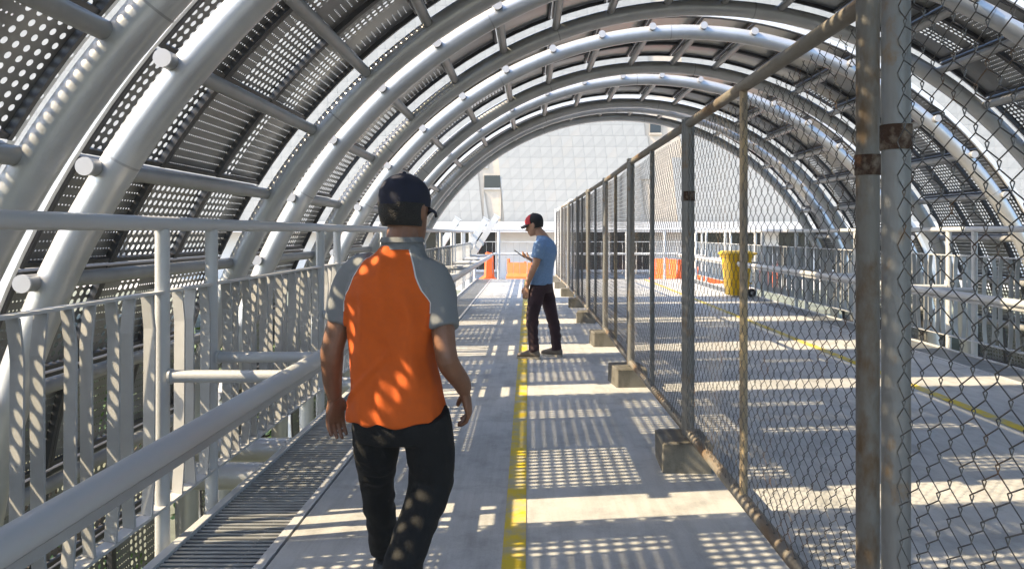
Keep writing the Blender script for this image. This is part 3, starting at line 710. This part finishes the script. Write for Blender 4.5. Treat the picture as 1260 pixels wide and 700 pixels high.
# --- man in the orange shirt, walking away
def person_one():
    p = tag(empty('person', (-.46, 2.8, 0), (0,0,R_(-14))), 'person in orange shirt with grey sleeves and navy cap walking away from the viewer', 'person')
    H = Matrix.Translation((.0,.03,1.527)) @ Matrix.Rotation(R_(-14), 4, 'Z') @ Matrix.Rotation(R_(-3), 4, 'X')
    b = MB(); head(b, H)
    slimb(b, [(-.005,-.01,1.34),(0,.0,1.40),(0,.018,1.47)], [.068,.058,.056], 18)
    b.loft([ell(z, rx, ry, -.018, 0) for z, rx, ry in ((.9,.12,.08),(1.1,.12,.08),(1.3,.12,.07),(1.36,.08,.06),(1.40,.05,.05))], 20)
    slimb(b, [(-.14,0,1.30),(-.205,-.005,1.22),(-.252,-.03,1.05),(-.262,-.025,.99),(-.284,.02,.90),(-.288,.045,.835)], [.052,.049,.042,.042,.036,.027])
    hand(b, (-.288,.045,.835), (-.03,.10,-1), (.75,.55,0), (.45,.9,0), .55)
    slimb(b, [(.09,0,1.29),(.145,-.005,1.2),(.186,-.045,1.04),(.196,-.03,.985),(.210,.05,.915),(.212,.085,.875)], [.050,.046,.039,.039,.034,.026])
    hand(b, (.212,.085,.875), (.08,.35,-.9), (-.85,.3,.1), (-.25,.95,.3), 1.15, 1.0, .5)
    link('body', remesh(b, .0042, 4, 'body', M['skin1']), p)
    face_bits(H, p, M['skin1'])
    cap(p, H, M['navy'])
    mb = MB(); shell(mb, H, [(-.052,.070,.06,-.076),(-.035,.076,.06,-.087),(-.01,.079,.07,-.097),(.015,.081,.08,-.102),(.03,.082,.08,-.104)], 165, 375, 26, .004); link('hair', mb.mesh('hair', M['hair'], True), p)
    s = MB()
    s.loft([ell(z, rx, ry, cx, cy) for z, rx, ry, cx, cy in ((.778,.176,.132,-.022,0),(.81,.174,.134,-.022,0),(.87,.166,.130,-.024,0),(.96,.157,.120,-.026,0),(1.05,.158,.118,-.028,0),(1.15,.167,.120,-.030,-.004),(1.23,.175,.122,-.032,-.008),(1.30,.162,.110,-.030,-.006),(1.345,.128,.092,-.022,-.002),(1.385,.092,.076,-.008,.002),(1.41,.070,.066,0,.004))], 36, 2.5)
    slimb(s, [(-.10,0,1.325),(-.165,0,1.29),(-.205,-.005,1.215),(-.228,-.02,1.125)], [.064,.072,.064,.060], 20)
    slimb(s, [(.05,0,1.32),(.108,0,1.285),(.145,-.005,1.205),(.168,-.03,1.115)], [.064,.072,.064,.060], 20)
    def folds(co, n):
        v = .009*noise.noise(Vector((co.x*19+co.z*6, co.y*10, co.z*8-co.x*4))) - .004*abs(noise.noise(Vector((co.x*9+co.z*7, 2, co.z*6-co.x*5))))
        if co.z < 1.08 and abs(co.x+.018) < .18:
            k = min(1, (1.08-co.z)/.2); v += .012*k*math.sin((co.x+.35*(co.z-.8))*55+2.2*noise.noise(Vector((co.x*5,co.z*3,1))))*(.4+.6*abs(noise.noise(Vector((co.x*6,3,co.z*3)))))
        # diagonal pull towards the left hip
        dd = (co.z-.98)-1.1*(co.x+.05); v += .010*math.exp(-(dd/.016)**2)*(1 if -.17 < co.x < .0 else 0)
        if co.z > 1.12: v += .005*math.exp(-((abs(co.x+.018)-.155-(1.25-co.z)*.1)/.014)**2)*(1 if co.z < 1.27 else 0)
        return v
    sh = link('shirt', remesh(s, .0065, 6, 'shirt', M['shirt'], cloth(.015, 8, 3.6, 3.1, folds)), p)
    mb = MB(); Hc = Matrix.Translation((0,.012,0))
    shell(mb, Hc, [(1.392,.080,.072,-.078),(1.415,.072,.066,-.073),(1.432,.067,.064,-.070),(1.436,.070,.066,-.074),(1.418,.081,.075,-.084)], -200, 20, 30, .004); link('collar', mb.mesh('collar', M['grey_knit'], True), sh)
    t = MB()
    t.loft([ell(z, rx, ry, -.015, 0) for z, rx, ry in ((.87,.13,.09),(.84,.142,.105),(.80,.154,.116),(.745,.160,.116),(.70,.150,.100))], 28, 2.4)
    slimb(t, [(-.098,0,.80),(-.125,.06,.66),(-.172,.17,.49),(-.207,.27,.33),(-.232,.36,.14)], [.094,.086,.068,.064,.056], 20)
    slimb(t, [(.082,0,.80),(.098,.04,.66),(.092,.045,.52),(.072,-.11,.36),(.054,-.245,.20)], [.098,.092,.076,.070,.060], 20)
    def tf(co, n):
        return .005*math.sin(co.z*75+9*noise.noise(Vector((co.x*6,co.y*6,co.z*3))))*(1 if co.z < .62 else .3)*abs(noise.noise(Vector((co.x*9,co.y*9,co.z*6+4))))*1.6
    link('trousers', remesh(t, .0075, 5, 'trousers', M['black_tr'], cloth(.006, 6, 5, 1.7, tf)), p)
    shoe(p, (-.222,.295,0), (-.285,.56,0), (0,0,1), M['shoe_k'], M['sole'])
    shoe(p, (.058,-.285,.125), (.02,-.055,.03), (0,.3,1), M['shoe_k'], M['sole'])
person_one()

# --- man with the phone, side on
def person_two():
    ROT = R_(70)
    p = tag(empty('person', (.14, 9.03, 0), (0,0,ROT)), 'person in blue tee shirt and black and red cap looking down at a phone', 'person')
    H = Matrix.Translation((0,.065,1.545)) @ Matrix.Rotation(R_(6), 4, 'Z') @ Matrix.Rotation(R_(-13), 4, 'X')
    b = MB(); head(b, H)
    slimb(b, [(0,-.06,1.36),(0,-.03,1.41),(0,.03,1.48)], [.068,.058,.056], 18)
    b.loft([ell(z, rx, ry, 0, -.05) for z, rx, ry in ((.95,.12,.08),(1.1,.12,.08),(1.3,.12,.07),(1.36,.08,.06),(1.40,.05,.05))], 20)
    slimb(b, [(-.14,-.05,1.34),(-.205,-.05,1.26),(-.225,-.03,1.12),(-.222,.0,1.06),(-.20,.06,.94),(-.185,.10,.84)], [.05,.048,.042,.041,.036,.027])
    hand(b, (-.185,.10,.84), (.05,.15,-1), (.9,.1,.05), (.1,1,.1), .5)
    slimb(b, [(.14,-.05,1.34),(.21,-.05,1.24),(.235,-.02,1.10),(.232,.0,1.06),(.165,.09,1.10),(.115,.145,1.13)], [.05,.048,.042,.041,.035,.027])
    hand(b, (.115,.145,1.13), (-.5,.6,.38), (-.5,-.2,.85), (.2,.6,.2), .95, 1.0, .7)
    link('body', remesh(b, .0045, 4, 'body', M['skin2']), p)
    face_bits(H, p, M['skin2'])
    cap(p, H, M['blackcap'], M['red'])
    mb = MB(); shell(mb, H, [(-.04,.074,.05,-.085),(-.01,.079,.05,-.097),(.015,.081,.07,-.102),(.03,.082,.08,-.104)], 165, 375, 26, .004); link('hair', mb.mesh('hair', M['hair'], True), p)
    s = MB()
    s.loft([ell(z, rx, ry, 0, cy) for z, rx, ry, cy in ((.855,.170,.125,-.01),(.93,.166,.122,-.015),(1.02,.166,.118,-.03),(1.12,.176,.122,-.05),(1.22,.186,.126,-.065),(1.30,.180,.114,-.065),(1.36,.135,.09,-.05),(1.40,.088,.072,-.035),(1.42,.068,.062,-.025))], 36, 2.5)
    slimb(s, [(-.10,-.05,1.335),(-.175,-.052,1.305),(-.215,-.048,1.24),(-.228,-.035,1.165)], [.064,.074,.069,.067], 20)
    slimb(s, [(.10,-.05,1.335),(.175,-.052,1.305),(.22,-.045,1.24),(.237,-.03,1.165)], [.064,.074,.069,.067], 20)
    link('shirt', remesh(s, .008, 6, 'shirt', M['blue_tee'], cloth(.010, 7, 4, 8.8)), p)
    t = MB()
    t.loft([ell(z, rx, ry, 0, cy) for z, rx, ry, cy in ((.98,.150,.100,-.01),(.90,.160,.115,-.015),(.82,.168,.122,-.02),(.76,.16,.11,-.02))], 28, 2.4)
    slimb(t, [(-.095,-.01,.84),(-.11,.02,.68),(-.12,.05,.50),(-.12,.05,.33),(-.115,.035,.08)], [.098,.088,.07,.066,.058], 20)
    slimb(t, [(.095,-.02,.84),(.105,-.06,.68),(.11,-.10,.50),(.115,-.14,.33),(.115,-.165,.08)], [.098,.088,.07,.066,.058], 20)
    def tf(co, n): return .009*math.sin(co.z*60+7*noise.noise(Vector((co.x*6,co.y*6,co.z*3))))*(1 if co.z < .45 else .35)*abs(noise.noise(Vector((co.x*9,co.y*9,co.z*6+4))))*1.5
    link('trousers', remesh(t, .008, 5, 'trousers', M['maroon_tr'], cloth(.006, 6, 5, 2.7, tf)), p)
    shoe(p, (-.115,-.03,0), (-.15,.24,0), (0,0,1), M['shoe_g'], M['sole'])
    shoe(p, (.12,-.225,0), (.16,.045,0), (0,0,1), M['shoe_g'], M['sole'])
    # the phone is held in the right hand
    W = Matrix.Translation((.14, 9.03, 0)) @ Matrix.Rotation(ROT, 4, 'Z')
    ph = tag(empty('phone'), 'black mobile phone held in the hand of the man in the blue tee shirt', 'phone')
    ph.matrix_world = W @ Matrix.Translation((.040,.272,1.205)) @ Matrix.Rotation(R_(16), 4, 'Z') @ Matrix.Rotation(R_(36), 4, 'X')
    mb = MB(); mb.bbox((-.037,-.078,-.0045), (.037,.078,.0045), .004); link('case', mb.mesh('case', M['phone']), ph)
    mb = MB(); mb.box((-.034,-.073,.0046), (.034,.073,.0056)); link('screen', mb.mesh('screen', M['window']), ph)
    mb = MB(); mb.bbox((.012,.04,-.0075), (.03,.07,-.0046), .002); link('camera_bump', mb.mesh('camera_bump', M['phone']), ph)
person_two()
